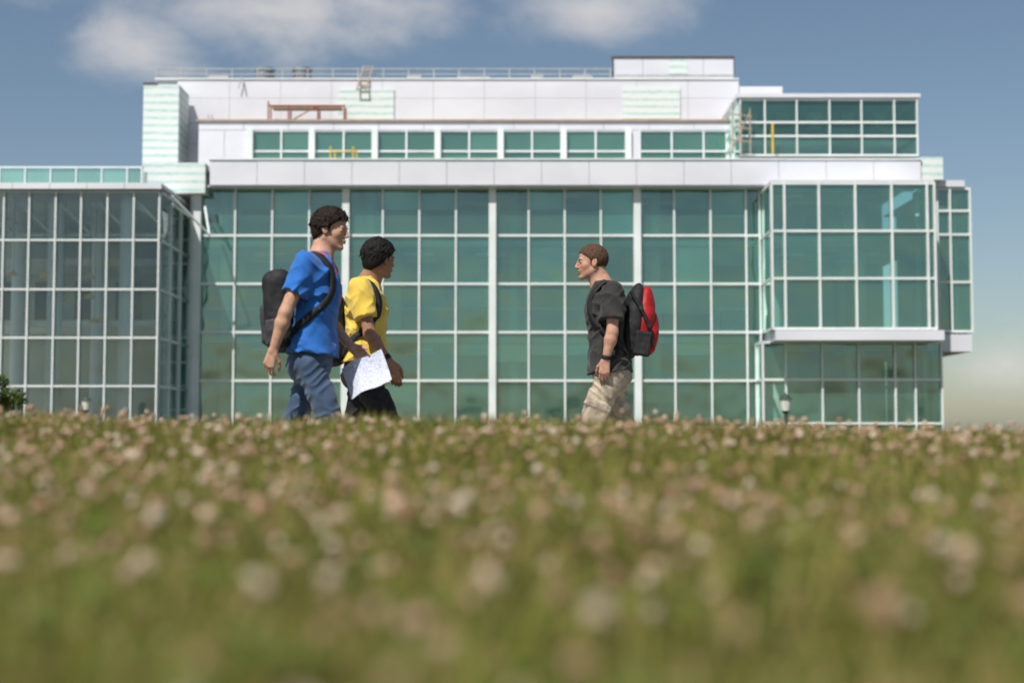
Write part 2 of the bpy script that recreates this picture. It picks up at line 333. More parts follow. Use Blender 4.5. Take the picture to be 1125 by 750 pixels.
for c in(870,950,1018): B.tube('interior_columns',M['int_wall'],(dx_(c),DY+2.6,zg),(dx_(c),DY+2.6,WZ(376,DY)),.2,n=12)
wx=lambda p: WX(p,BY,290)
curtain(wx(1030),wx(1066),WZ(364,BY),WZ(208,BY),BY,[wx(1044)],[WZ(232,BY),WZ(258,BY),WZ(310,BY)],glass='glass')
B.box('wing_cap',M['white'],wx(1026),wx(1060),BY-.2,BY+3,WZ(206,BY),WZ(199,BY))
side_curtain(wx(1066)+.03,BY,BY+8,WZ(364,BY),WZ(208,BY),[WZ(258,BY),WZ(310,BY)],n=4)
B.box('wing_back',M['int_wall'],wx(1029),wx(1064),BY+6,BY+6.2,WZ(366,BY),WZ(206,BY))
for q in(259,): B.box('wing_slab',M['int_slab'],wx(1030),wx(1064),BY+.3,BY+6,WZ(q+4,BY),WZ(q-3,BY))
B.box('wing_roof',M['steel'],wx(1027),wx(1066),BY+.1,BY+8,WZ(207,BY),WZ(205,BY))
building=empty('university_building',(0,60,GZ))
B.flush(None)
for k in B.d:
    o=bpy.data.objects[k]; o.parent=building; o.matrix_parent_inverse=Matrix.Translation((0,-60,-GZ))
# ------------------------------------------------------------------ ground
def hgt(x,y):
    x=np.asarray(x,float); y=np.asarray(y,float)
    ky=[-50,-6,-1,0,.5,1,2,3,4,5.0,5.6,6.2,7.0,7.7,8.0,400]
    kz=[-1.2,-.15,.0,.05,.067,.070,.093,.140,.192,.250,.253,.18,.01,-.15,-.18,-.18]
    z=0
    for o in(-.2,0,.2): z=z+np.interp(y+o,ky,kz)/3
    w=np.clip((y-2)/3,0,1)*np.clip((7.5-y)/1.5,0,1)
    z=z+w*(-.017*x+.010*np.sin(x*1.9+1)+.006*np.sin(x*5.1+y*2))
    z=z+np.clip((7.4-y)/2,0,1)*.008*np.sin(x*3+y*4)
    return z
gx=np.unique(np.concatenate([np.linspace(-600,-8,14),np.linspace(-8,8,81),np.linspace(8,600,14)]))
gy=np.unique(np.concatenate([np.linspace(-200,-3,8),np.linspace(-3,8.4,90),np.linspace(8.4,80,16),np.linspace(80,1500,12)]))
GX,GYY=np.meshgrid(gx,gy,indexing='ij'); GZZ=hgt(np.clip(GX,-9,9),GYY)
v=np.stack([GX,GYY,GZZ],-1).reshape(-1,3); ny=len(gy)
f=[(i*ny+j,(i+1)*ny+j,(i+1)*ny+j+1,i*ny+j+1) for i in range(len(gx)-1) for j in range(ny-1)]
mg=pm('lawn_soil',(0.075,0.085,0.025),(0.10,0.075,0.04),3,0.95,bump=.6,bscale=40)
mesh_obj('ground',v,f,mg,smooth=True)
mp_=pm('concrete_path',(0.40,0.38,0.34),(0.32,0.30,0.27),2,0.85,bump=.2,bscale=80)
bp=Batch()
for i in range(26): bp.box('path',mp_,-26+i*2.0,-24.015+i*2.0,8.0,10.6,-.30,GZ)
bp.flush(None)
# ------------------------------------------------------------------ vegetation (instanced)
def leafmat(name,cols,trans=.35,rough=.5):
    m=bpy.data.materials.new(name); m.use_nodes=True; nt=m.node_tree; nt.nodes.clear()
    out=N(nt,'ShaderNodeOutputMaterial'); oi=N(nt,'ShaderNodeObjectInfo'); geo=N(nt,'ShaderNodeNewGeometry')
    ad=N(nt,'ShaderNodeMath',operation='ADD'); nt.links.new(oi.outputs['Random'],ad.inputs[0]); nt.links.new(geo.outputs['Random Per Island'],ad.inputs[1])
    fr=N(nt,'ShaderNodeMath',operation='FRACT'); nt.links.new(ad.outputs[0],fr.inputs[0])
    cr=N(nt,'ShaderNodeValToRGB'); cr.color_ramp.elements[0].color=(*cols[0],1); cr.color_ramp.elements[1].color=(*cols[-1],1)
    for i,c in enumerate(cols[1:-1]): e=cr.color_ramp.elements.new((i+1)/(len(cols)-1)); e.color=(*c,1)
    nt.links.new(fr.outputs[0],cr.inputs[0])
    p=N(nt,'ShaderNodeBsdfDiffuse')
    nt.links.new(cr.outputs[0],p.inputs['Color'])
    if trans:
        t=N(nt,'ShaderNodeBsdfTranslucent'); mx=N(nt,'ShaderNodeMixShader'); mx.inputs[0].default_value=trans
        nt.links.new(cr.outputs[0],t.inputs[0])
        nt.links.new(p.outputs[0],mx.inputs[1]); nt.links.new(t.outputs[0],mx.inputs[2]); nt.links.new(mx.outputs[0],out.inputs[0])
    else: nt.links.new(p.outputs[0],out.inputs[0])
    return m
Mgrass=leafmat('grass_blade',[(0.16,0.19,0.03),(0.25,0.24,0.05),(0.14,0.18,0.03),(0.33,0.27,0.09),(0.46,0.34,0.17),(0.19,0.21,0.04),(0.42,0.31,0.13)],.3)
Mleaf=leafmat('clover_leaf',[(0.10,0.17,0.03),(0.14,0.20,0.05),(0.11,0.17,0.04)],.2)
Mflow=leafmat('clover_flower',[(0.50,0.34,0.24),(0.33,0.20,0.12),(0.45,0.29,0.20),(0.58,0.44,0.33),(0.29,0.17,0.10),(0.44,0.30,0.21),(0.64,0.53,0.43),(0.38,0.25,0.15)],0)
Mstem=leafmat('clover_stem',[(0.14,0.17,0.05),(0.26,0.20,0.09),(0.30,0.20,0.11)],0)
def ribbon_blade(v,f,base,az,h,w,bend):
    n=len(v); d=np.array([math.cos(az),math.sin(az),0]); s=np.array([-math.sin(az),math.cos(az),0])
    for i,t in enumerate((0,.5)):
        c=np.array(base)+d*bend*h*t*t+np.array([0,0,h*t*(1-.25*bend*t)]); ww=w*(1-.45*t)
        v.append(c-s*ww/2); v.append(c+s*ww/2)
    v.append(np.array(base)+d*bend*h+np.array([0,0,h*(1-.25*bend)]))
    f+= [(n,n+1,n+3,n+2),(n+2,n+3,n+4)]
def srcobj(name,v,f,mats,mi=None,smooth=False):
    me=bpy.data.meshes.new(name); me.from_pydata([tuple(map(float,p)) for p in v],[],f)
    for m in mats: me.materials.append(m)
    if mi: me.polygons.foreach_set('material_index',mi)
    if smooth: me.polygons.foreach_set('use_smooth',[True]*len(f))
    return bpy.data.objects.new(name,me)
def coll(name,objs):
    c=bpy.data.collections.new(name)
    for o in objs: c.objects.link(o)
    return c
tufts=[]
for k in range(5):
    v=[];f=[];mi=[]
    for i in range(30):
        r=.075*math.sqrt(random.random()); a=random.uniform(0,6.28)
        n0=len(f); ribbon_blade(v,f,(r*math.cos(a),r*math.sin(a),0),random.uniform(0,6.28),random.uniform(.05,.135),random.uniform(.003,.0055),random.uniform(.1,.9)); mi+=[0]*(len(f)-n0)
    for i in range(5):
        r=.07*math.sqrt(random.random()); a=random.uniform(0,6.28); b=np.array([r*math.cos(a),r*math.sin(a),random.uniform(.04,.08)])
        for j in range(3):
            t=a+j*2.094; d=np.array([math.cos(t),math.sin(t),.25]); s=np.array([-math.sin(t),math.cos(t),0]); n=len(v)
            v+=[b,b+d*.008-s*.006,b+d*.016-s*.004,b+d*.016+s*.004,b+d*.008+s*.006]; f.append((n,n+1,n+2,n+3,n+4)); mi.append(1)
    tufts.append(srcobj('grass_tuft_%d'%k,v,f,[Mgrass,Mleaf],mi))
import bmesh
flowers=[]
for k in range(6):
    bm=bmesh.new(); bmesh.ops.create_icosphere(bm,subdivisions=2,radius=1)
    rr=random.uniform(.0055,.0095); Hh_=random.uniform(.06,.122); sq=random.uniform(.75,1.05)
    lean=(random.uniform(-.02,.02),random.uniform(-.02,.02))
    for q in bm.verts:
        s=rr*random.uniform(.68,1.22); q.co=Vector((q.co.x*s+lean[0],q.co.y*s+lean[1],q.co.z*s*sq+Hh_))
    bm.verts.index_update(); v=[tuple(q.co) for q in bm.verts]; f=[tuple(x.index for x in fc.verts) for fc in bm.faces]; bm.free()
    mi=[0]*len(f); n=len(v)
    for t in(0,.5,1):
        for a in(0,2.1,4.2): v.append((lean[0]*t*t+.0011*math.cos(a),lean[1]*t*t+.0011*math.sin(a),Hh_*t))
    for s_ in(0,1):
        for a in range(3): b_=(a+1)%3; f.append((n+s_*3+a,n+s_*3+b_,n+s_*3+3+b_,n+s_*3+3+a)); mi.append(1)
    flowers.append(srcobj('clover_head_%d'%k,v,f,[Mflow,Mstem],mi))
def scatter(name,P,rot,scl,c):
    me=bpy.data.meshes.new(name); me.from_pydata([tuple(p) for p in P],[],[])
    a=me.attributes.new('rot','FLOAT_VECTOR','POINT'); a.data.foreach_set('vector',np.asarray(rot,np.float32).ravel())
    a=me.attributes.new('scl','FLOAT','POINT'); a.data.foreach_set('value',np.asarray(scl,np.float32))
    o=bpy.data.objects.new(name,me); scene.collection.objects.link(o)
    ng=bpy.data.node_groups.new(name+'_scatter','GeometryNodeTree')
    ng.interface.new_socket(name='Geometry',in_out='INPUT',socket_type='NodeSocketGeometry'); ng.interface.new_socket(name='Geometry',in_out='OUTPUT',socket_type='NodeSocketGeometry')
    gi=ng.nodes.new('NodeGroupInput'); go=ng.nodes.new('NodeGroupOutput'); ip=ng.nodes.new('GeometryNodeInstanceOnPoints')
    ci=ng.nodes.new('GeometryNodeCollectionInfo'); ci.inputs['Collection'].default_value=c; ci.inputs['Separate Children'].default_value=True; ci.inputs['Reset Children'].default_value=True
    na=ng.nodes.new('GeometryNodeInputNamedAttribute'); na.data_type='FLOAT_VECTOR'; na.inputs['Name'].default_value='rot'
    nb=ng.nodes.new('GeometryNodeInputNamedAttribute'); nb.data_type='FLOAT'; nb.inputs['Name'].default_value='scl'
    er=ng.nodes.new('FunctionNodeEulerToRotation')
    L=ng.links.new; L(gi.outputs[0],ip.inputs['Points']); L(ci.outputs[0],ip.inputs['Instance']); ip.inputs['Pick Instance'].default_value=True
    L(na.outputs[0],er.inputs[0]); L(er.outputs[0],ip.inputs['Rotation']); L(nb.outputs[0],ip.inputs['Scale']); L(ip.outputs[0],go.inputs[0])
    md=o.modifiers.new('scatter','NODES'); md.node_group=ng; return o
def field_pts(n,y0,y1):
    y=y0+(y1-y0)*rng.random(n); hw=.45*y+1.0; x=(rng.random(n)*2-1)*hw
    keep=rng.random(n)<(hw/hw.max())
    x,y=x[keep],y[keep]; return np.stack([x,y,hgt(x,y)-.004],-1)
P=field_pts(21000,.40,7.0); n=len(P)
scatter('grass',P,np.stack([rng.normal(0,.12,n),rng.normal(0,.12,n),rng.random(n)*6.28],-1),rng.uniform(.7,1.25,n),coll('grass_tufts',tufts))
P=field_pts(13500,.50,6.8)
q=np.sin(P[:,0]*2.3+P[:,1]*1.1)+np.sin(P[:,0]*-1.1+P[:,1]*2.9+2)+rng.normal(0,.9,len(P)); P=P[q>-.1-.9*(P[:,1]>3)]; n=len(P)
scatter('clover',P,np.stack([rng.normal(0,.15,n),rng.normal(0,.15,n),rng.random(n)*6.28],-1),rng.uniform(.75,1.22,n),coll('clover_heads',flowers))
n=3000; y=rng.uniform(10.7,20,n); x=rng.uniform(-8,8,n)
scatter('lawn',np.stack([x,y,hgt(x,y)],-1),np.stack([0*x,0*x,rng.random(n)*6.28],-1),rng.uniform(.6,1.1,n),bpy.data.collections['grass_tufts'])
# shrub at the far left
Mshr=leafmat('shrub_leaf',[(0.05,0.09,0.02),(0.09,0.13,0.03),(0.14,0.13,0.04)])
def shrub(name,loc,w,h,n):
    v=[];f=[];mi=[]
    cl=[(random.gauss(0,.30)*w,random.gauss(0,.30)*w,h*random.uniform(.3,.95),random.uniform(.18,.34)*w) for _ in range(16)]
    for i in range(n):
        c=random.choice(cl); d=Vector((random.gauss(0,1),random.gauss(0,1),random.gauss(0,1))).normalized()*c[3]*random.random()**.4
        p=Vector((c[0],c[1],c[2]))+d; a=Vector((random.gauss(0,1),random.gauss(0,1),random.gauss(0,1))).normalized(); b=a.orthogonal().normalized(); s=random.uniform(.03,.06)
        k=len(v); v+=[p-a*s,p+b*s*.5,p+a*s,p-b*s*.5]; f.append((k,k+1,k+2,k+3)); mi.append(0)
    bt=Batch()
    for c in cl: bt.tube('x',None,(0,0,0),(c[0]*.4,c[1]*.4,c[2]*.5),.05,.03,6); bt.tube('x',None,(c[0]*.4,c[1]*.4,c[2]*.5),c[:3],.03,.01,6)
    vv,ff,_=bt.d['x']; k=len(v); v+=[Vector(p) for p in vv]; f+=[tuple(i+k for i in q) for q in ff]; mi+=[1]*len(ff)
    o=srcobj(name,v,f,[Mshr,M['int_dark']],mi); o.location=loc; scene.collection.objects.link(o)
shrub('shrub',(WX(-22,30,430),30,GZ),.75,WZ(404,30)-GZ,4600)
def lamp(px,pytop,Y):
    b=Batch(); x=WX(px,Y,440); zt=WZ(pytop,Y); m=pm('lamp_green_paint',(0.04,0.07,0.05),None,4,.5); g=pm('lamp_frosted_globe',(0.75,0.76,0.7),None,4,.3)
    b.tube('post',m,(x,Y,GZ),(x,Y,zt-.62),.07,.05,12); b.tube('base',m,(x,Y,GZ),(x,Y,GZ+.35),.14,.09,12)
    b.tube('collar',m,(x,Y,zt-.62),(x,Y,zt-.54),.05,.13,12); b.tube('globe',g,(x,Y,zt-.54),(x,Y,zt-.2),.12,.18,12)
    b.tube('cap',m,(x,Y,zt-.2),(x,Y,zt-.06),.21,.07,12); b.tube('finial',m,(x,Y,zt-.06),(x,Y,zt),.03,.012,8)
    e=empty('street_lamp'); b.flush(e)
lamp(863,431,42); lamp(95,434,52)
# ================================================================== people: implicit-surface modelling
LAT=rng.random((32,32,32)).astype(np.float32)
def vnoise(x,y,z):
    xi=np.floor(x).astype(int); yi=np.floor(y).astype(int); zi=np.floor(z).astype(int)
    fx=x-xi; fy=y-yi; fz=z-zi; fx=fx*fx*(3-2*fx); fy=fy*fy*(3-2*fy); fz=fz*fz*(3-2*fz)
    r=0
    for a in(0,1):
        for b in(0,1):
            for c in(0,1):
                r=r+LAT[(xi+a)&31,(yi+b)&31,(zi+c)&31]*(fx if a else 1-fx)*(fy if b else 1-fy)*(fz if c else 1-fz)
    return r
def smin(a,b,k):
    h=np.clip(.5+.5*(b-a)/k,0,1); return b+(a-b)*h-k*h*(1-h)
class Shape:
    def __init__(s): s.p=[]
    def _a(s,fn,lo,hi,k,op): s.p.append((fn,np.array(lo),np.array(hi),k,op)); return s
    def cone(s,a,b,r1,r2,k=.015,op='u'):
        a=np.array(a,float); b=np.array(b,float); d=b-a; L=float(d@d)+1e-9; m=max(r1,r2)
        def fn(X,Y,Z):
            t=np.clip(((X-a[0])*d[0]+(Y-a[1])*d[1]+(Z-a[2])*d[2])/L,0,1)
            return np.sqrt((X-a[0]-t*d[0])**2+(Y-a[1]-t*d[1])**2+(Z-a[2]-t*d[2])**2)-(r1+(r2-r1)*t)
        return s._a(fn,np.minimum(a,b)-m,np.maximum(a,b)+m,k,op)
    def ell(s,c,r,Rm=None,k=.015,op='u'):
        c=np.array(c,float); r=np.array(r,float); Rm=np.eye(3) if Rm is None else Rm; m=r.max()
        def fn(X,Y,Z):
            x,y,z=X-c[0],Y-c[1],Z-c[2]
            q=[Rm[0,i]*x+Rm[1,i]*y+Rm[2,i]*z for i in range(3)]
            k0=np.sqrt(sum((q[i]/r[i])**2 for i in range(3))); k1=np.sqrt(sum((q[i]/r[i]**2)**2 for i in range(3)))+1e-6
            return k0*(k0-1)/k1
        return s._a(fn,c-m,c+m,k,op)
    def rbox(s,c,h,rad,Rm=None,k=.015,op='u'):
        c=np.array(c,float); h=np.array(h,float); Rm=np.eye(3) if Rm is None else Rm; m=np.sqrt((h**2).sum())
        def fn(X,Y,Z):
            x,y,z=X-c[0],Y-c[1],Z-c[2]
            q=[np.abs(Rm[0,i]*x+Rm[1,i]*y+Rm[2,i]*z)-(h[i]-rad) for i in range(3)]
            return np.sqrt(sum(np.maximum(t,0)**2 for t in q))+np.minimum(np.maximum(np.maximum(q[0],q[1]),q[2]),0)-rad
        return s._a(fn,c-m,c+m,k,op)
    def loft(s,zs,cx,cy,a,b,p=2.3,k=.02,op='u'):
        def fn(X,Y,Z):
            A=np.interp(Z,zs,a); Bb=np.interp(Z,zs,b); CX=np.interp(Z,zs,cx); CY=np.interp(Z,zs,cy)
            r=(np.abs((X-CX)/A)**p+np.abs((Y-CY)/Bb)**p)**(1/p)
            d=(r-1)*np.minimum(A,Bb)
            return np.maximum(d,np.maximum(Z-zs[-1],zs[0]-Z))
        return s._a(fn,(min(cx)-max(a),min(cy)-max(b),zs[0]),(max(cx)+max(a),max(cy)+max(b),zs[-1]),k,op)
    def plane(s,pt,n,k=.004):
        pt=np.array(pt,float); n=np.array(n,float); n=n/np.linalg.norm(n)
        def fn(X,Y,Z): return (X-pt[0])*n[0]+(Y-pt[1])*n[1]+(Z-pt[2])*n[2]
        return s._a(fn,(-9,-9,-9),(9,9,9),k,'i')
    def comb(s,F,d,k,op):
        if op=='u': return smin(F,d,k)
        if op=='s': return -smin(-F,d,k)
        return -smin(-F,-d,k)
    def eval(s,P):
        X,Y,Z=P[...,0],P[...,1],P[...,2]; F=np.full(X.shape,.3)
        for fn,lo,hi,k,op in s.p: F=s.comb(F,fn(X,Y,Z),k,op)
        return F
    def grad(s,P,e=.002):
        g=np.stack([s.eval(P+np.eye(3)[i]*e)-s.eval(P-np.eye(3)[i]*e) for i in range(3)],-1)
        return g/(np.linalg.norm(g,axis=-1,keepdims=True)+1e-9)
    def project(s,P,n=6):
        for _ in range(n): P=P-s.eval(P)[...,None]*s.grad(P)
        return P
    def mesh(s,h,disp=None):
        us=[q for q in s.p if q[4]=='u']; lo=np.min([q[1] for q in us],0)-.03; hi=np.max([q[2] for q in us],0)+.03
        n=np.ceil((hi-lo)/h).astype(int)+1; ax=[(lo[i]+h*np.arange(n[i])).astype(np.float32) for i in range(3)]
        F=np.full(n,.05,np.float32); mg=.04
        for fn,l,u,k,op in s.p:
            a=np.clip(np.floor((l-mg-lo)/h).astype(int),0,n-1); b=np.clip(np.ceil((u+mg-lo)/h).astype(int)+1,1,n)
            if (b<=a).any(): continue
            X=ax[0][a[0]:b[0],None,None]; Y=ax[1][None,a[1]:b[1],None]; Z=ax[2][None,None,a[2]:b[2]]
            sl=(slice(a[0],b[0]),slice(a[1],b[1]),slice(a[2],b[2])); F[sl]=s.comb(F[sl],fn(X,Y,Z),k,op)
        if disp:
            ii=np.nonzero(np.abs(F)<.028); P=[ax[i][ii[i]].astype(np.float64) for i in range(3)]
            F[ii]-=disp(*P)
        return nets(F,lo,h)
def nets(F,lo,h):
    S=F<0; S[0]=S[-1]=False; S[:,0]=S[:,-1]=False; S[:,:,0]=S[:,:,-1]=False
    c=np.zeros(np.array(S.shape)-1,np.int8)
    for a in(0,1):
        for b in(0,1):
            for d in(0,1): c+=S[a:S.shape[0]-1+a,b:S.shape[1]-1+b,d:S.shape[2]-1+d]
    act=(c>0)&(c<8); ii=np.argwhere(act); idx=np.full(act.shape,-1,np.int32); idx[act]=np.arange(len(ii))
    offs=np.array([(a,b,d) for a in(0,1) for b in(0,1) for d in(0,1)])
    V=np.stack([F[ii[:,0]+o[0],ii[:,1]+o[1],ii[:,2]+o[2]] for o in offs],1)
    acc=np.zeros((len(ii),3)); cnt=np.zeros(len(ii))
    for i in range(8):
        for j in range(i+1,8):
            if np.abs(offs[i]-offs[j]).sum()!=1: continue
            m=(V[:,i]<0)!=(V[:,j]<0); t=np.zeros(len(ii)); t[m]=V[m,i]/(V[m,i]-V[m,j])
            acc+=m[:,None]*(offs[i]+t[:,None]*(offs[j]-offs[i])); cnt+=m
    P=lo+(ii+acc/np.maximum(cnt,1)[:,None])*h
    fs=[]
    for ax_ in range(3):
        s1=[slice(1,-1)]*3; s2=[slice(1,-1)]*3; s1[ax_]=slice(0,-1); s2[ax_]=slice(1,None)
        A=S[tuple(s1)]; Bq=S[tuple(s2)]; e=np.argwhere(A!=Bq); ins=A[e[:,0],e[:,1],e[:,2]]
        o=np.ones(3,int); o[ax_]=0; e=e+o
        u,w=(ax_+1)%3,(ax_+2)%3; eu=np.eye(3,dtype=int)[u]; ew=np.eye(3,dtype=int)[w]
        q=[e-eu-ew,e-ew,e,e-eu]; q=np.stack([idx[t[:,0],t[:,1],t[:,2]] for t in q],1)
        q[~ins]=q[~ins][:,::-1]; fs.append(q)
    fs=np.concatenate(fs); fs=fs[(fs>=0).all(1)]
    return P,fs
def fast_mesh(name,V,Fq,mat,parent=None,col=None):
    me=bpy.data.meshes.new(name); me.vertices.add(len(V)); me.vertices.foreach_set('co',np.asarray(V,np.float32).ravel())
    k=Fq.shape[1]; me.loops.add(len(Fq)*k); me.loops.foreach_set('vertex_index',Fq.astype(np.int32).ravel())
    me.polygons.add(len(Fq)); me.polygons.foreach_set('loop_start',np.arange(0,len(Fq)*k,k,dtype=np.int32))
    me.update(calc_edges=True); me.validate(); me.polygons.foreach_set('use_smooth',np.ones(len(me.polygons),bool))
    if col is not None:
        a=me.color_attributes.new('tone','FLOAT_COLOR','POINT'); a.data.foreach_set('color',np.c_[col,np.ones(len(col))].astype(np.float32).ravel())
    me.materials.append(mat); o=bpy.data.objects.new(name,me); scene.collection.objects.link(o)
    if parent: o.parent=parent
    return o
def strip(path,nrm,width,thick,off=0.0):
    P=np.array(path); T=np.gradient(P,axis=0); T/=np.linalg.norm(T,axis=1,keepdims=True)+1e-9
    S_=np.cross(T,nrm); S_/=np.linalg.norm(S_,axis=1,keepdims=True)+1e-9
    v=[];m=len(P)
    for a,b in((-1,0),(-.9,1),(.9,1),(1,0),(.9,-1),(-.9,-1)):
        v.append(P+S_*a*width/2+nrm*(off+b*thick/2))
    V=np.stack(v,1).reshape(-1,3); f=[]
    for i in range(m-1):
        for j in range(6): jj=(j+1)%6; f.append((i*6+j,i*6+jj,(i+1)*6+jj,(i+1)*6+j))
    return V,np.array(f)
def spline(pts,n=48):
    P=np.array(pts,float); d=np.r_[0,np.cumsum(np.linalg.norm(np.diff(P,axis=0),axis=1))]; t=np.linspace(0,d[-1],n)
    Q=np.stack([np.interp(t,d,P[:,i]) for i in range(3)],1)
    for _ in range(8): Q[1:-1]=(Q[:-2]+2*Q[1:-1]+Q[2:])/4
    return Q
def nv(v): v=np.array(v,float); return v/np.linalg.norm(v)
def rotm(yaw,pitch,roll=0):
    cy,sy=math.cos(yaw),math.sin(yaw); cp,sp=math.cos(pitch),math.sin(pitch); cr,sr=math.cos(roll),math.sin(roll)
    Rz=np.array([[cy,-sy,0],[sy,cy,0],[0,0,1]]); Ry=np.array([[cp,0,sp],[0,1,0],[-sp,0,cp]]); Rx=np.array([[1,0,0],[0,cr,-sr],[0,sr,cr]])
    return Rz@Ry@Rx
def hand(S,w,d,n,s,curl=(25,35,25),spread=0.0,scale=1.0,thumb=(.7,.6,.35)):
    d=nv(d); n=nv(np.array(n)-d*(np.array(n)@d)); s_=np.cross(d,n); s=s_ if s_@np.array(s)>0 else -s_
    w=np.array(w,float); c=scale
    offs=[.027,.009,-.009,-.026]; kn=[.088,.092,.088,.080]
    ln=[(.042,.026,.020),(.046,.029,.021),(.042,.027,.020),(.034,.021,.018)]
    for i in range(4):
        k=w+(d*kn[i]+s*offs[i])*c
        S.cone(w+s*offs[i]*.55*c,k,.017*c,.0120*c,.010)
        ang=0; p=k; r=[.0092,.0086,.0078,.0066]
        for j in range(3):
            ang+=R(curl[j]*(1+.12*(i-1))); q=p+(d*math.cos(ang)+n*math.sin(ang)+s*spread*(1.5-i)*.1)*ln[i][j]*c
            S.cone(p,q,r[j]*c,r[j+1]*c,.0025); p=q
    b=w+(d*.018+s*.020)*c; t1=nv(d*thumb[0]+s*thumb[1]+n*thumb[2]); q=b+t1*.047*c; S.cone(b,q,.0165*c,.0118*c,.010)
    t2=nv(d*.9+s*.22+n*(thumb[2]+.1)); q2=q+t2*.032*c; S.cone(q,q2,.0112*c,.0098*c,.004)
    t3=nv(d*.95+s*.02+n*(thumb[2]+.2)); S.cone(q2,q2+t3*.024*c,.0098*c,.0078*c,.003)
def skin_mat(name,c):
    m,nt,b=newmat(name); at=N(nt,'ShaderNodeAttribute',attribute_name='tone')
    no=N(nt,'ShaderNodeTexNoise'); no.inputs['Scale'].default_value=40; no.inputs['Detail'].default_value=5
    tc=N(nt,'ShaderNodeTexCoord'); nt.links.new(tc.outputs['Object'],no.inputs[0])
    cr=N(nt,'ShaderNodeValToRGB'); cr.color_ramp.elements[0].color=(*[x*.82 for x in c],1); cr.color_ramp.elements[1].color=(*[min(1,x*1.12) for x in c],1)
    cr.color_ramp.elements[0].position=.3; cr.color_ramp.elements[1].position=.7
    nt.links.new(no.outputs[0],cr.inputs[0])
    mx=N(nt,'ShaderNodeMix',data_type='RGBA',blend_type='MULTIPLY'); mx.inputs[0].default_value=1
    nt.links.new(cr.outputs[0],mx.inputs[6]); nt.links.new(at.outputs['Color'],mx.inputs[7]); nt.links.new(mx.outputs[2],b.inputs['Base Color'])
    b.inputs['Roughness'].default_value=.6; b.inputs['Specular IOR Level'].default_value=.28
    b.inputs['Subsurface Weight'].default_value=.10; b.inputs['Subsurface Radius'].default_value=(.012,.004,.002); b.inputs['Subsurface Scale'].default_value=1
    bp_=N(nt,'ShaderNodeBump'); bp_.inputs['Strength'].default_value=.15; bp_.inputs['Distance'].default_value=.002
    nt.links.new(no.outputs[0],bp_.inputs['Height']); nt.links.new(bp_.outputs[0],b.inputs['Normal']); return m
M['eye']=pm('eye_white',(0.38,0.34,0.32),None,5,.3); M['iris']=pm('eye_iris',(0.03,0.018,0.01),None,5,.15)
M['black_cloth']=pm('black_nylon',(0.022,0.022,0.025),(0.012,0.012,0.013),30,.7,bump=.3,bscale=300,bdist=.002,spec=.3)
M['grey_cloth']=pm('grey_nylon',(0.055,0.055,0.06),(0.03,0.03,0.034),30,.7,bump=.3,bscale=300,bdist=.002,spec=.3)
M['red_cloth']=pm('red_nylon',(0.42,0.014,0.018),(0.30,0.010,0.013),14,.55,bump=.3,bscale=200,bdist=.002,spec=.3)
M['shoe']=pm('shoe_rubber',(0.08,0.08,0.085),None,20,.6)

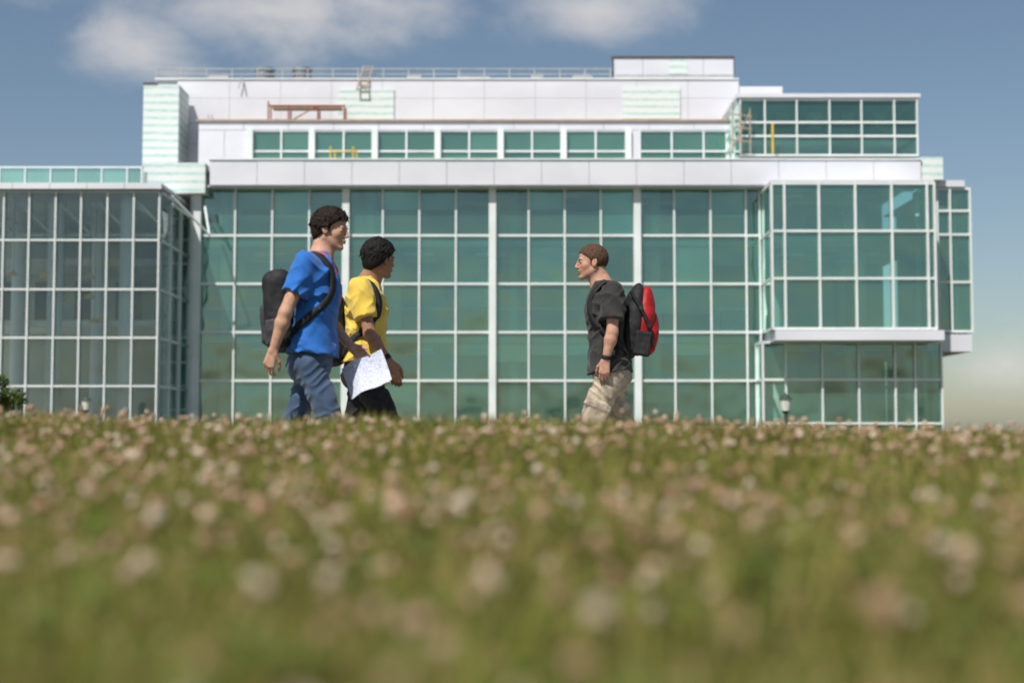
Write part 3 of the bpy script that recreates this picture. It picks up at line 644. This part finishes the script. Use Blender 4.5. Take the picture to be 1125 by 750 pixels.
def figure(name,px0,Y,sx,J,st):
    """J: joint positions in metres in the walker's own frame (x forward, y away from camera side, z up)."""
    x0=WX(px0,Y,450); root=empty(name,(x0,Y,GZ))
    def W(V): V=np.array(V,float).copy(); V[:,0]*=sx; return V
    def put(nm,V,Fq,mat,col=None,par=root):
        if sx<0: Fq=Fq[:,::-1]
        return fast_mesh(nm,W(V),Fq,mat,par,col)
    g=lambda k: np.array(J[k],float)
    hs=st.get('hs',1.0)
    S=Shape(); hc=g('head'); Rh=rotm(st['yaw'],st['pitch'],st.get('roll',0))
    H=lambda x,y,z: hc+Rh@(np.array([x,y,z])*hs)
    nb=g('neck')
    S.ell(H(-.012,0,.030),np.array([.097,.076,.088])*hs,Rh,.01)
    S.ell(H(.030,0,-.030),np.array([.062,.058,.078])*hs,Rh,.02)
    for q in(-1,1):
        S.cone(H(-.008,q*.050,-.050),H(.062,q*.014,-.096),.020,.015,.022)
        S.ell(H(.052,q*.040,-.022),(.022,.018,.022),Rh,.018)
        S.cone(H(.080,q*.038,.019),H(.086,q*.008,.015),.009,.009,.012)
    S.ell(H(.074,0,-.101),(.017,.017,.014),Rh,.016)
    S.cone(H(.088,0,.012),H(.109,0,-.028),.0065,.0095,.008)
    for q in(-1,1):
        S.ell(H(.098,q*.0105,-.033),(.010,.007,.007),Rh,.005)
        S.ell(H(.094,q*.033,.001),(.014,.015,.009),Rh,.010,'s')
        S.ell(H(.076,q*.033,.001),(.0125,.0135,.012),Rh,.004)
    S.ell(H(.092,0,-.0575),(.009,.022,.0058),Rh,.005); S.ell(H(.089,0,-.0700),(.010,.019,.0062),Rh,.006)
    S.cone(H(.104,-.02,-.0635),H(.104,.02,-.0635),.004,.004,.004,'s')
    for q in(-1,1):
        S.ell(H(-.006,q*.079,-.006),(.019,.0075,.032),Rh@rotm(q*-.35,-.15),.006)
        S.ell(H(-.002,q*.088,-.002),(.010,.006,.018),Rh@rotm(q*-.35,-.15),.005,'s')
    S.cone(H(-.035,0,-.045),nb+np.array([-.005,0,.0]),.056,.060,.025)
    S.cone(H(-.005,0,-.075),nb+np.array([.025,0,-.02]),.040,.045,.03)
    S.cone(nb+np.array([0,0,-.01]),nb+np.array([0,0,-.07]),.07,.08,.03)
    for sd in('n','f'):
        s_,e_,w_=g('sh_'+sd),g('el_'+sd),g('wr_'+sd)
        S.cone(s_,e_,.047,.038,.02); m_=e_+(w_-e_)*.28
        S.cone(e_,m_,.037,.040,.02); S.cone(m_,w_,.040,.0245,.02)
        hd=st['hand_'+sd]; hand(S,w_,hd[0],hd[1],hd[2],hd[3],scale=.98,thumb=hd[4] if len(hd)>4 else (.7,.6,.35))
    V,Fq=S.mesh(.0030)
    L=((V-hc)@Rh)/hs; col=np.ones((len(V),3))
    def blob(c,r,tint,a):
        d=np.sqrt((((L-np.array(c))/np.array(r))**2).sum(1)); w=(np.clip(1.3-d,0,1)*a)[:,None]; col[:]=col*(1-w)+col*np.array(tint)*w
    blob((.095,0,-.063),(.02,.024,.011),(.80,.45,.45),1)
    for q in(-1,1):
        blob((.06,q*.04,-.03),(.03,.025,.025),(1,.75,.72),.5); blob((0,q*.08,0),(.03,.02,.035),(1,.78,.75),.5)
        blob((.085,q*.033,.002),(.015,.018,.010),(.6,.5,.5),.8)
    if st.get('stubble'): blob((.07,0,-.085),(.06,.06,.035),(.75,.7,.7),.6)
    put('body_skin',V,Fq,st['skin'],col)
    for q in(-1,1):
        for (c,r,m_) in(((.0785,q*.033,.001),.0120,'eye'),((.0860,q*.0345,.001),.0058,'iris')):
            E=Shape().ell(H(*c),(r*1.0,r*1.05,r*.85 if m_=='iris' else r*.55),Rh); V,Fq=E.mesh(.0016); put('eye',V,Fq,M[m_])
    # ---------- hair
    Hh=Shape(); ht=st['hair_t']
    Hh.ell(H(-.014,0,.034),np.array([.099+ht,.079+ht,.090+ht*1.2])*hs,Rh,.01)
    if st.get('nape'): Hh.ell(H(-.060,0,-.030),(.045+ht*.6,.062+ht*.5,.058),Rh,.02)
    n_=Rh@nv((.68,0,-.74)); Hh.plane(H(*st['hairline']),n_,.006)
    for q in(-1,1): Hh.ell(H(.012,q*.088,-.018),(.030,.022,.040),Rh,.006,'s')
    rs=np.random.default_rng(st['seed'])
    for _ in range(st['locks']):
        u=rs.normal(size=3); u/=np.linalg.norm(u)
        if u[2]<-.25 or (u[0]>.45 and u[2]<.45) : continue
        base=np.array([-.014,0,.034])+u*np.array([.097+ht,.077+ht,.089+ht])
        fl=np.array(st['flow'])+rs.normal(size=3)*.45; fl-=u*(fl@u)*.8; fl/=np.linalg.norm(fl)
        if (base[0]*.68-base[2]*.74)>(.68*st['hairline'][0]-.74*st['hairline'][2])-.004: continue
        ln=rs.uniform(.5,1)*st['lock_len']; tip=base+fl*ln-np.array([0,0,.15*ln])+u*.003
        Hh.cone(H(*base),H(*tip),.0075,.0022,.004)
    for q in(-1,1):
        Hh.cone(H(.0855,q*.046,.020),H(.0925,q*.018,.0215),.0020,.0032,.001)
        if st.get('sideburn',True): Hh.cone(H(.012,q*.074,.02),H(.014,q*.070,-.012),.009,.005,.006)
    sd_=st['seed']
    V,Fq=Hh.mesh(.0026,lambda X,Y,Z: .0045*(vnoise(X*70+sd_,Y*70,Z*45)-.5)+.003*(vnoise(X*160,Y*160,Z*80)-.5))
    put('hair',V,Fq,st['hair'])
    # ---------- shirt
    T=Shape(); pe=g('pelvis'); hem=st['hem']; z0=hem-.03; zs=np.array([z0,hem+.05,pe[2]+.20,pe[2]+.38,nb[2]-.10,nb[2]-.035,nb[2]+.012])
    tt=np.clip((zs-pe[2])/(nb[2]-pe[2]),0,1); cx=pe[0]+(nb[0]-pe[0])*tt
    bw=st.get('build',1.0)
    T.loft(zs,cx,np.zeros(7),np.array([.142,.134,.120,.122,.105,.080,.062])*bw,np.array([.196,.186,.168,.182,.178,.120,.070])*bw)
    for sd,q in(('n',-1),('f',1)):
        s_,e_=g('sh_'+sd),g('el_'+sd)
        T.cone(nb+np.array([-.01,q*.055,-.045]),s_+np.array([0,0,-.01]),.048,.056,.035)
        T.cone(s_,s_+(e_-s_)*.72,.062,.066*st.get('slv',1.0),.03)
        T.ell(s_+np.array([0,-q*.02,-.07]),(.085,.05,.10),None,.03)
    ch=np.array([nb[0]*.6+pe[0]*.4,0,nb[2]-.20]); T.ell(ch+np.array([.05,0,0]),(.075,.14,.10),None,.03); T.ell(ch+np.array([-.05,0,.02]),(.075,.145,.12),None,.03)
    for sd in('n','f'):
        s_,e_=g('sh_'+sd),g('el_'+sd); d=nv(e_-s_); c=s_+(e_-s_)*st.get('slen',.58)
        def fn(X,Y,Z,c=c,d=d,s_=s_,e_=e_):
            pl=(X-c[0])*d[0]+(Y-c[1])*d[1]+(Z-c[2])*d[2]
            rad=np.sqrt((X-(c[0]+d[0]*pl))**2+(Y-(c[1]+d[1]*pl))**2+(Z-(c[2]+d[2]*pl))**2)
            return np.maximum(-pl,np.maximum(rad-.105,.160-np.abs(Y)))
        T._a(fn,c-.2,c+.25,.003,'s')
    T.plane((0,0,hem),(-.05,0,-1),.003)
    def folds(X,Y,Z,a=st.get('fold',1.2),sd_=st['seed']):
        w=vnoise(X*5+sd_,Y*5,Z*5)*2
        u=X*.75+Z*.65; v_=-X*.65+Z*.75
        n1=vnoise(u*7+w,Y*7+3,v_*17+w+sd_); n2=vnoise(v_*8+w+9,Y*9,u*20+sd_); n3=vnoise(X*40,Y*40,Z*24)
        return a*(.012*(1-np.abs(2*n1-1))**2+.008*(1-np.abs(2*n2-1))**2+.0025*(n3-.5)-.005)
    V,Fq=T.mesh(.0042,folds); put('t_shirt',V,Fq,st['shirt'])
    a=np.linspace(0,2*math.pi,40); ring=np.stack([nb[0]+.004+.066*np.cos(a),.066*np.sin(a),nb[2]+.004-.020*np.cos(a)+0*a],1)
    nr=np.stack([np.cos(a)*.8,np.sin(a)*.8,.5+0*a],1); nr/=np.linalg.norm(nr,axis=1,keepdims=True)
    V,Fq=strip(ring,nr,.018,.007); put('collar',V,Fq,st.get('rib',st['shirt']))
    # ---------- trousers
    Tp=Shape(); Tp.ell(pe+np.array([-.005,0,-.02]),(.120,.168,.13),None,.03); Tp.ell(pe+np.array([-.045,0,-.05]),(.10,.145,.10),None,.03)
    Tp.cone(pe+np.array([0,-.06,.08]),pe+np.array([0,.06,.08]),.105,.105,.03)
    bag=st.get('bag',1.0)
    for sd,q in(('n',-1),('f',1)):
        hp=pe+np.array([0,q*.088,-.04]); k_=g('kn_'+sd); a_=g('an_'+sd)
        Tp.cone(hp,k_,.092*bag,.068*bag,.035); Tp.cone(k_,a_,.067*bag,.056*bag,.02)
        if st.get('cargo'): 
            m_=hp+(k_-hp)*.66; Tp.rbox(m_+np.array([-.005,q*.078,-.01]),(.075,.018,.085),.014,rotm(0,math.atan2(-(k_-hp)[0],(hp-k_)[2])*1),.008)
            Tp.rbox(m_+np.array([-.005,q*.088,.055]),(.078,.014,.028),.010,rotm(0,math.atan2(-(k_-hp)[0],(hp-k_)[2])*1),.004)
    def pf(X,Y,Z,sd_=st['seed']+5,a=st.get('pfold',1.0)):
        w=vnoise(X*6+sd_,Y*6,Z*6)*2; n1=vnoise((X+Z*.6)*7+w,Y*8,(Z-X*.7)*19+w); n3=vnoise(X*45,Y*45,Z*30)
        return a*(.013*(1-np.abs(2*n1-1))**2+.002*(n3-.5)-.004)
    V,Fq=Tp.mesh(.0048,pf); put('trousers',V,Fq,st['pants'])
    for sd in('n','f'):
        a_=g('an_'+sd); t=J.get('toe_'+sd,0.0); Rf=rotm(0,t); F_=Shape()
        o=lambda x,y,z: a_+Rf@np.array([x,y,z])
        F_.ell(o(-.01,0,-.03),(.05,.04,.05),Rf,.02); F_.ell(o(.07,0,-.052),(.085,.042,.035),Rf,.03); F_.ell(o(.14,0,-.060),(.055,.045,.024),Rf,.02)
        F_.rbox(o(.06,0,-.083),(.135,.046,.014),.012,Rf,.006); V,Fq=F_.mesh(.005); put('shoe',V,Fq,M['shoe'])
    return root,put,T,H
Mden=pm('denim',(0.055,0.10,0.185),(0.030,0.058,0.115),9,.85,bump=.4,bscale=500,bdist=.002,stretch=(1,1,.5),sheen=.2)
Mblue=pm('royal_blue_cotton',(0.012,0.14,0.50),(0.008,0.115,0.43),8,.85,bump=.25,bscale=260,bdist=.002,sheen=.2)
Myel=pm('yellow_cotton',(0.74,0.53,0.09),(0.66,0.46,0.06),8,.85,bump=.25,bscale=260,bdist=.002,sheen=.2)
Mblk=pm('faded_black_cotton',(0.030,0.029,0.027),(0.019,0.018,0.017),8,.9,bump=.25,bscale=260,bdist=.002,sheen=.1)
Mkh=pm('khaki_cotton',(0.45,0.38,0.29),(0.30,0.25,0.19),16,.9,bump=.35,bscale=260,bdist=.002,detail=3,lo=.42,hi=.58)
Mhb=pm('dark_brown_hair',(0.020,0.012,0.009),(0.010,0.006,0.004),60,.75,bump=.3,bscale=240,bdist=.002,stretch=(1,1,.35),spec=.2)
Mhk=pm('black_hair',(0.014,0.012,0.012),(0.007,0.006,0.006),60,.72,bump=.3,bscale=240,bdist=.002,stretch=(1,1,.35),spec=.2)
Mhr=pm('short_brown_hair',(0.11,0.062,0.038),(0.055,0.032,0.021),70,.8,bump=.5,bscale=300,bdist=.002,spec=.2)
Sk1=skin_mat('skin_fair',(0.52,0.30,0.21)); Sk2=skin_mat('skin_brown',(0.34,0.18,0.11)); Sk3=skin_mat('skin_ruddy',(0.50,0.28,0.20))
def band(put,nm,c,d,r,w,mat):
    d=nv(d); u=nv(np.cross(d,[0,1,.3])); w2=np.cross(d,u); a=np.linspace(0,2*math.pi,26)
    nr=np.outer(np.cos(a),u)+np.outer(np.sin(a),w2); V,F_=strip(np.array(c)+nr*r,nr,w,.006); put(nm,V,F_,mat)
def straps(put,T,paths,mat,w=.044):
    for p in paths:
        Q=T.project(spline(p,44)); 
        for _ in range(3): Q[1:-1]=(Q[:-2]+2*Q[1:-1]+Q[2:])/4
        nr=T.grad(Q); V,F_=strip(Q,nr,w,.014,.018); put('shoulder_strap',V,F_,mat)
J1=dict(head=(.093,0,1.700),neck=(.030,0,1.540),sh_n=(-.030,-.185,1.480),el_n=(-.135,-.245,1.185),wr_n=(-.205,-.235,.965),
 sh_f=(.02,.185,1.480),el_f=(.045,.235,1.180),wr_f=(.205,.165,1.010),pelvis=(-.015,0,.935),
 kn_n=(.135,-.10,.50),an_n=(.24,-.09,.10),kn_f=(-.15,.10,.50),an_f=(-.47,.09,.19),toe_f=.75)
st1=dict(yaw=R(-14),pitch=R(8),skin=Sk1,hair=Mhb,hair_t=.017,hairline=(.070,0,.062),locks=230,flow=(.6,0,-.25),lock_len=.042,seed=3,hem=.965,shirt=Mblue,pants=Mden,nape=True,slen=.60,pfold=.85,
 hand_n=((-.30,.05,-.95),(.25,1,0),(1,-.2,-.3),(32,45,30)),hand_f=((.75,-.10,-.62),(0,-1,0.1),(.6,0,.8),(6,8,6),(.75,.45,.75)),bag=.98)
r1,put1,T1,H1=figure('man',345,8.4,1,J1,st1)
J2=dict(head=(.048,0,1.622),neck=(-.025,0,1.480),sh_n=(-.060,-.180,1.415),el_n=(.010,-.245,1.120),wr_n=(.130,-.265,.945),
 sh_f=(-.03,.18,1.415),el_f=(.00,.24,1.13),wr_f=(.10,.22,.93),pelvis=(-.05,0,.915),
 kn_n=(.160,-.10,.49),an_n=(.26,-.09,.10),kn_f=(-.12,.10,.48),an_f=(-.42,.09,.18),toe_f=.7)
st2=dict(yaw=R(42),pitch=R(2),skin=Sk2,hair=Mhk,hair_t=.021,hairline=(.062,0,.050),locks=260,flow=(-.2,0,-.6),lock_len=.035,seed=11,hem=.955,shirt=Myel,pants=M['black_cloth'],nape=True,slen=.62,slv=1.05,
 hand_n=((.42,-.02,-.9),(-.1,1,0),(1,.1,.2),(28,40,28)),hand_f=((.4,0,-.9),(0,-1,0),(1,0,.2),(28,40,28)),bag=1.08,hs=.99)
r2,put2,T2,H2=figure('man',408,9.2,1,J2,st2)
J3=dict(head=(.108,0,1.663),neck=(.035,0,1.515),sh_n=(-.025,-.185,1.450),el_n=(-.015,-.240,1.170),wr_n=(.030,-.235,.985),
 sh_f=(-.0,.185,1.450),el_f=(-.08,.24,1.17),wr_f=(-.06,.22,.95),pelvis=(-.015,0,.930),
 kn_n=(.150,-.10,.50),an_n=(.25,-.09,.10),kn_f=(-.12,.10,.49),an_f=(-.43,.09,.18),toe_f=.7)
st3=dict(yaw=R(-6),pitch=R(1),skin=Sk3,hair=Mhr,hair_t=.007,hairline=(.072,0,.062),locks=0,flow=(.2,0,-.5),lock_len=.015,seed=21,hem=.915,shirt=Mblk,pants=Mkh,slen=.66,slv=1.12,fold=1.15,stubble=True,cargo=True,build=1.05,
 hand_n=((.12,.02,-.99),(-.2,1,0),(1,.2,0),(28,40,28)),hand_f=((.1,0,-1),(0,-1,0),(1,0,.2),(28,40,28)),bag=1.10)
r3,put3,T3,H3=figure('man',668,9.7,-1,J3,st3)
def pack(px0,Y,sx,parts,straps_=None,T=None,strapmat=None):
    root=empty('backpack',(WX(px0,Y,450),Y,GZ))
    def put(nm,V,Fq,mat,col=None):
        V=np.array(V,float).copy(); V[:,0]*=sx
        if sx<0: Fq=Fq[:,::-1]
        return fast_mesh(nm,V,Fq,mat,root)
    for nm,shape,mat in parts:
        V,Fq=shape.mesh(.005,lambda X,Y_,Z: .014*(vnoise(X*11,Y_*11,Z*14)-.5)+.005*(vnoise(X*35,Y_*35,Z*35)-.5)); put(nm,V,Fq,mat)
    if straps_: straps(put,T,straps_,strapmat or M['black_cloth'])
    return put
def sym(path): return [path,[(a,-b,c) for a,b,c in path]]
Rb=rotm(0,R(-4))
A=Shape().rbox((-.205,0,1.215),(.085,.150,.235),.06,Rb).ell((-.20,0,1.12),(.10,.155,.15),Rb,.03)
A2=Shape().rbox((-.275,0,1.13),(.035,.115,.12),.03,Rb); A3=Shape().rbox((-.215,-.150,1.08),(.055,.022,.08),.018,Rb)
p1=[(-.12,-.10,1.40),(-.075,-.11,1.50),(.0,-.115,1.535),(.07,-.12,1.47),(.115,-.12,1.38),(.10,-.14,1.28),(.03,-.17,1.20),(-.06,-.165,1.12),(-.12,-.13,1.06)]
pk1=pack(345,8.4,1,[('main_compartment',A,M['black_cloth']),('front_pocket',A2,M['grey_cloth']),('side_pocket',A3,M['grey_cloth'])],sym(p1),T1)
A=Shape().rbox((-.255,0,1.17),(.085,.150,.23),.06,Rb).ell((-.26,0,1.08),(.10,.155,.15),Rb,.03)
p2=[(a-.075,b,c-.06) for a,b,c in p1]
pk2=pack(408,9.2,1,[('main_compartment',A,M['black_cloth'])],sym(p2),T2)
Rk=rotm(0,R(-9))
A=Shape().ell((-.175,0,1.26),(.085,.155,.27),Rk,.03).rbox((-.17,0,1.20),(.060,.150,.17),.05,Rk,.03)
A2=Shape().ell((-.235,0,1.265),(.080,.145,.245),Rk,.03).rbox((-.24,0,1.20),(.060,.135,.15),.05,Rk,.03)
A3=Shape().ell((-.290,0,1.18),(.055,.115,.15),Rk,.02).rbox((-.29,0,1.13),(.042,.110,.09),.035,Rk,.02)
A4=Shape().rbox((-.225,-.142,1.10),(.060,.022,.085),.02,Rk,.01)
A5=Shape()
for (a_,b_) in(((-.15,-.150,1.45),(-.215,-.158,1.33)),((-.215,-.158,1.33),(-.275,-.145,1.21)),((-.275,-.145,1.21),(-.30,-.125,1.08))): A5.cone(a_,b_,.013,.013)
p3=[(a-.0,b,c-.025) for a,b,c in p1]
pk3=pack(668,9.7,-1,[('main_compartment',A,M['black_cloth']),('outer_shell',A2,M['red_cloth']),('front_pocket',A3,M['red_cloth']),('side_pocket',A4,M['black_cloth']),('side_trim',A5,M['black_cloth'])],sym(p3),T3)
w=np.array(J2['wr_n']); e=np.array(J2['el_n']); band(put2,'wrist_watch',w-(w-e)*.12,w-e,.031,.030,M['black_cloth'])
w=np.array(J3['wr_n']); e=np.array(J3['el_n']); band(put3,'wrist_watch',w-(w-e)*.08,w-e,.030,.026,M['black_cloth'])
lan=[(-.01,-.075,1.545),(.05,-.075,1.53),(.11,-.06,1.45),(.14,-.03,1.34),(.145,-.0,1.24)]
Mlan=pm('pink_lanyard',(0.65,0.10,0.16),None,30,.6)
for s_ in(1,-1):
    Q=T1.project(spline([(a,b*s_,c) for a,b,c in lan],30)); nr=T1.grad(Q); V,F_=strip(Q,nr,.016,.004,.010); put1('lanyard',V,F_,Mlan)
def paper():
    m,nt,b=newmat('printed_paper'); b.inputs['Roughness'].default_value=.7
    tc=N(nt,'ShaderNodeTexCoord'); vo=N(nt,'ShaderNodeTexVoronoi',feature='DISTANCE_TO_EDGE'); vo.inputs['Scale'].default_value=62
    nt.links.new(tc.outputs['Object'],vo.inputs['Vector'])
    cr=N(nt,'ShaderNodeValToRGB'); cr.color_ramp.elements[0].position=.02; cr.color_ramp.elements[0].color=(.36,.42,.60,1); cr.color_ramp.elements[1].position=.12; cr.color_ramp.elements[1].color=(.66,.67,.76,1)
    nt.links.new(vo.outputs[0],cr.inputs[0]); nt.links.new(cr.outputs[0],b.inputs['Base Color']); return m
c0=np.array([.298,.085,.845]); u=nv((.90,-.1,.40)); v_=nv((.30,-.35,-.80)); nn=np.cross(u,v_)
V=[];F_=[]
for i in range(15):
    for j in range(11):
        a=(i/14-.5); b_=(j/10-.5); V.append(c0+u*a*.275+v_*b_*.215+nn*(.035*a*a*4*.5-.03*b_*b_*2+.012*math.sin(a*9)))
for i in range(14):
    for j in range(10): F_.append((i*11+j,(i+1)*11+j,(i+1)*11+j+1,i*11+j+1))
po=fast_mesh('sheet_of_paper',np.array(V),np.array(F_),paper()); po.location=(WX(345,8.4,450),8.4,GZ)
# ------------------------------------------------------------------ world
w=bpy.data.worlds.new('World'); scene.world=w; w.use_nodes=True; nt=w.node_tree; nt.nodes.clear()
SUN_EL=R(52); SUN_AZ=R(-28)
sd=Vector((math.sin(SUN_AZ)*math.cos(SUN_EL),-math.cos(SUN_AZ)*math.cos(SUN_EL),math.sin(SUN_EL)))
sky=N(nt,'ShaderNodeTexSky',sky_type='NISHITA'); sky.sun_disc=False; sky.sun_elevation=SUN_EL; sky.sun_rotation=math.atan2(sd.x,sd.y); sky.air_density=1.0; sky.dust_density=1.0; sky.ozone_density=1.6
tc=N(nt,'ShaderNodeTexCoord'); sp=N(nt,'ShaderNodeSeparateXYZ'); nt.links.new(tc.outputs['Generated'],sp.inputs[0])
def mth(op,a,b=None,c=None,clamp=False):
    n=N(nt,'ShaderNodeMath',operation=op); n.use_clamp=clamp
    for i,x in enumerate((a,b,c)):
        if x is None: continue
        if isinstance(x,(int,float)): n.inputs[i].default_value=x
        else: nt.links.new(x,n.inputs[i])
    return n.outputs[0]
ya=mth('MAXIMUM',mth('ABSOLUTE',sp.outputs[1]),.05); U=mth('DIVIDE',sp.outputs[0],ya); Vv=mth('DIVIDE',sp.outputs[2],ya)
def blobn(px,py,rx,ry):
    cu=(px-562.5)/FPX; cv=math.tan(TH+math.atan((375-py)/FPX)); a=mth('DIVIDE',mth('SUBTRACT',U,cu),rx/FPX); b=mth('DIVIDE',mth('SUBTRACT',Vv,cv),ry/FPX)
    return mth('SUBTRACT',1.0,mth('SQRT',mth('ADD',mth('MULTIPLY',a,a),mth('MULTIPLY',b,b))))
dens=None
for bl in((290,10,150,50),(410,5,90,38),(150,55,70,48),(300,-60,260,60),(655,12,95,36),(1105,400,62,40)):
    o=blobn(*bl); dens=o if dens is None else mth('MAXIMUM',dens,o)
no=N(nt,'ShaderNodeTexNoise'); no.inputs['Scale'].default_value=11; no.inputs['Detail'].default_value=9; no.inputs['Roughness'].default_value=.6; no.inputs['Distortion'].default_value=.25
mpw=N(nt,'ShaderNodeMapping'); mpw.inputs['Scale'].default_value=(1,1,1.8); nt.links.new(tc.outputs['Generated'],mpw.inputs[0]); nt.links.new(mpw.outputs[0],no.inputs[0])
d2=mth('ADD',mth('MAXIMUM',dens,-.9),mth('MULTIPLY',mth('SUBTRACT',no.outputs[0],.5),2.6))
mr=N(nt,'ShaderNodeMapRange'); mr.interpolation_type='SMOOTHSTEP'; mr.inputs['From Min'].default_value=-.4; mr.inputs['From Max'].default_value=1.3; nt.links.new(d2,mr.inputs['Value'])
cf=mth('MULTIPLY',mr.outputs[0],.72)
tint=N(nt,'ShaderNodeMix',data_type='RGBA',blend_type='MULTIPLY'); tint.inputs[0].default_value=1; tint.inputs[7].default_value=(1.0,.98,.93,1); nt.links.new(sky.outputs[0],tint.inputs[6])
mx=N(nt,'ShaderNodeMix',data_type='RGBA',blend_type='MIX'); nt.links.new(cf,mx.inputs[0]); nt.links.new(tint.outputs[2],mx.inputs[6]); mx.inputs[7].default_value=(8.4,8.0,7.8,1)
bg=N(nt,'ShaderNodeBackground'); bg.inputs[1].default_value=.09; nt.links.new(mx.outputs[2],bg.inputs[0])
ow=N(nt,'ShaderNodeOutputWorld'); nt.links.new(bg.outputs[0],ow.inputs[0])
# sun
sl=bpy.data.lights.new('sun','SUN'); sl.energy=5.0; sl.angle=R(.5); sl.color=(1,.95,.87); so=bpy.data.objects.new('sun',sl); scene.collection.objects.link(so)
so.rotation_euler=sd.to_track_quat('Z','Y').to_euler(); so.location=(0,0,40)
# camera
cam=bpy.data.cameras.new('camera'); co=bpy.data.objects.new('camera',cam); scene.collection.objects.link(co)
cam.lens=50; cam.sensor_width=36; cam.clip_start=.05; cam.clip_end=4000
co.location=(0,0,CAMZ); co.rotation_euler=(R(90)+TH,0,0)
cam.dof.use_dof=True; cam.dof.focus_distance=12.0; cam.dof.aperture_fstop=1.6
scene.camera=co
scene.view_settings.view_transform='Standard'; scene.view_settings.look='None'; scene.view_settings.exposure=0
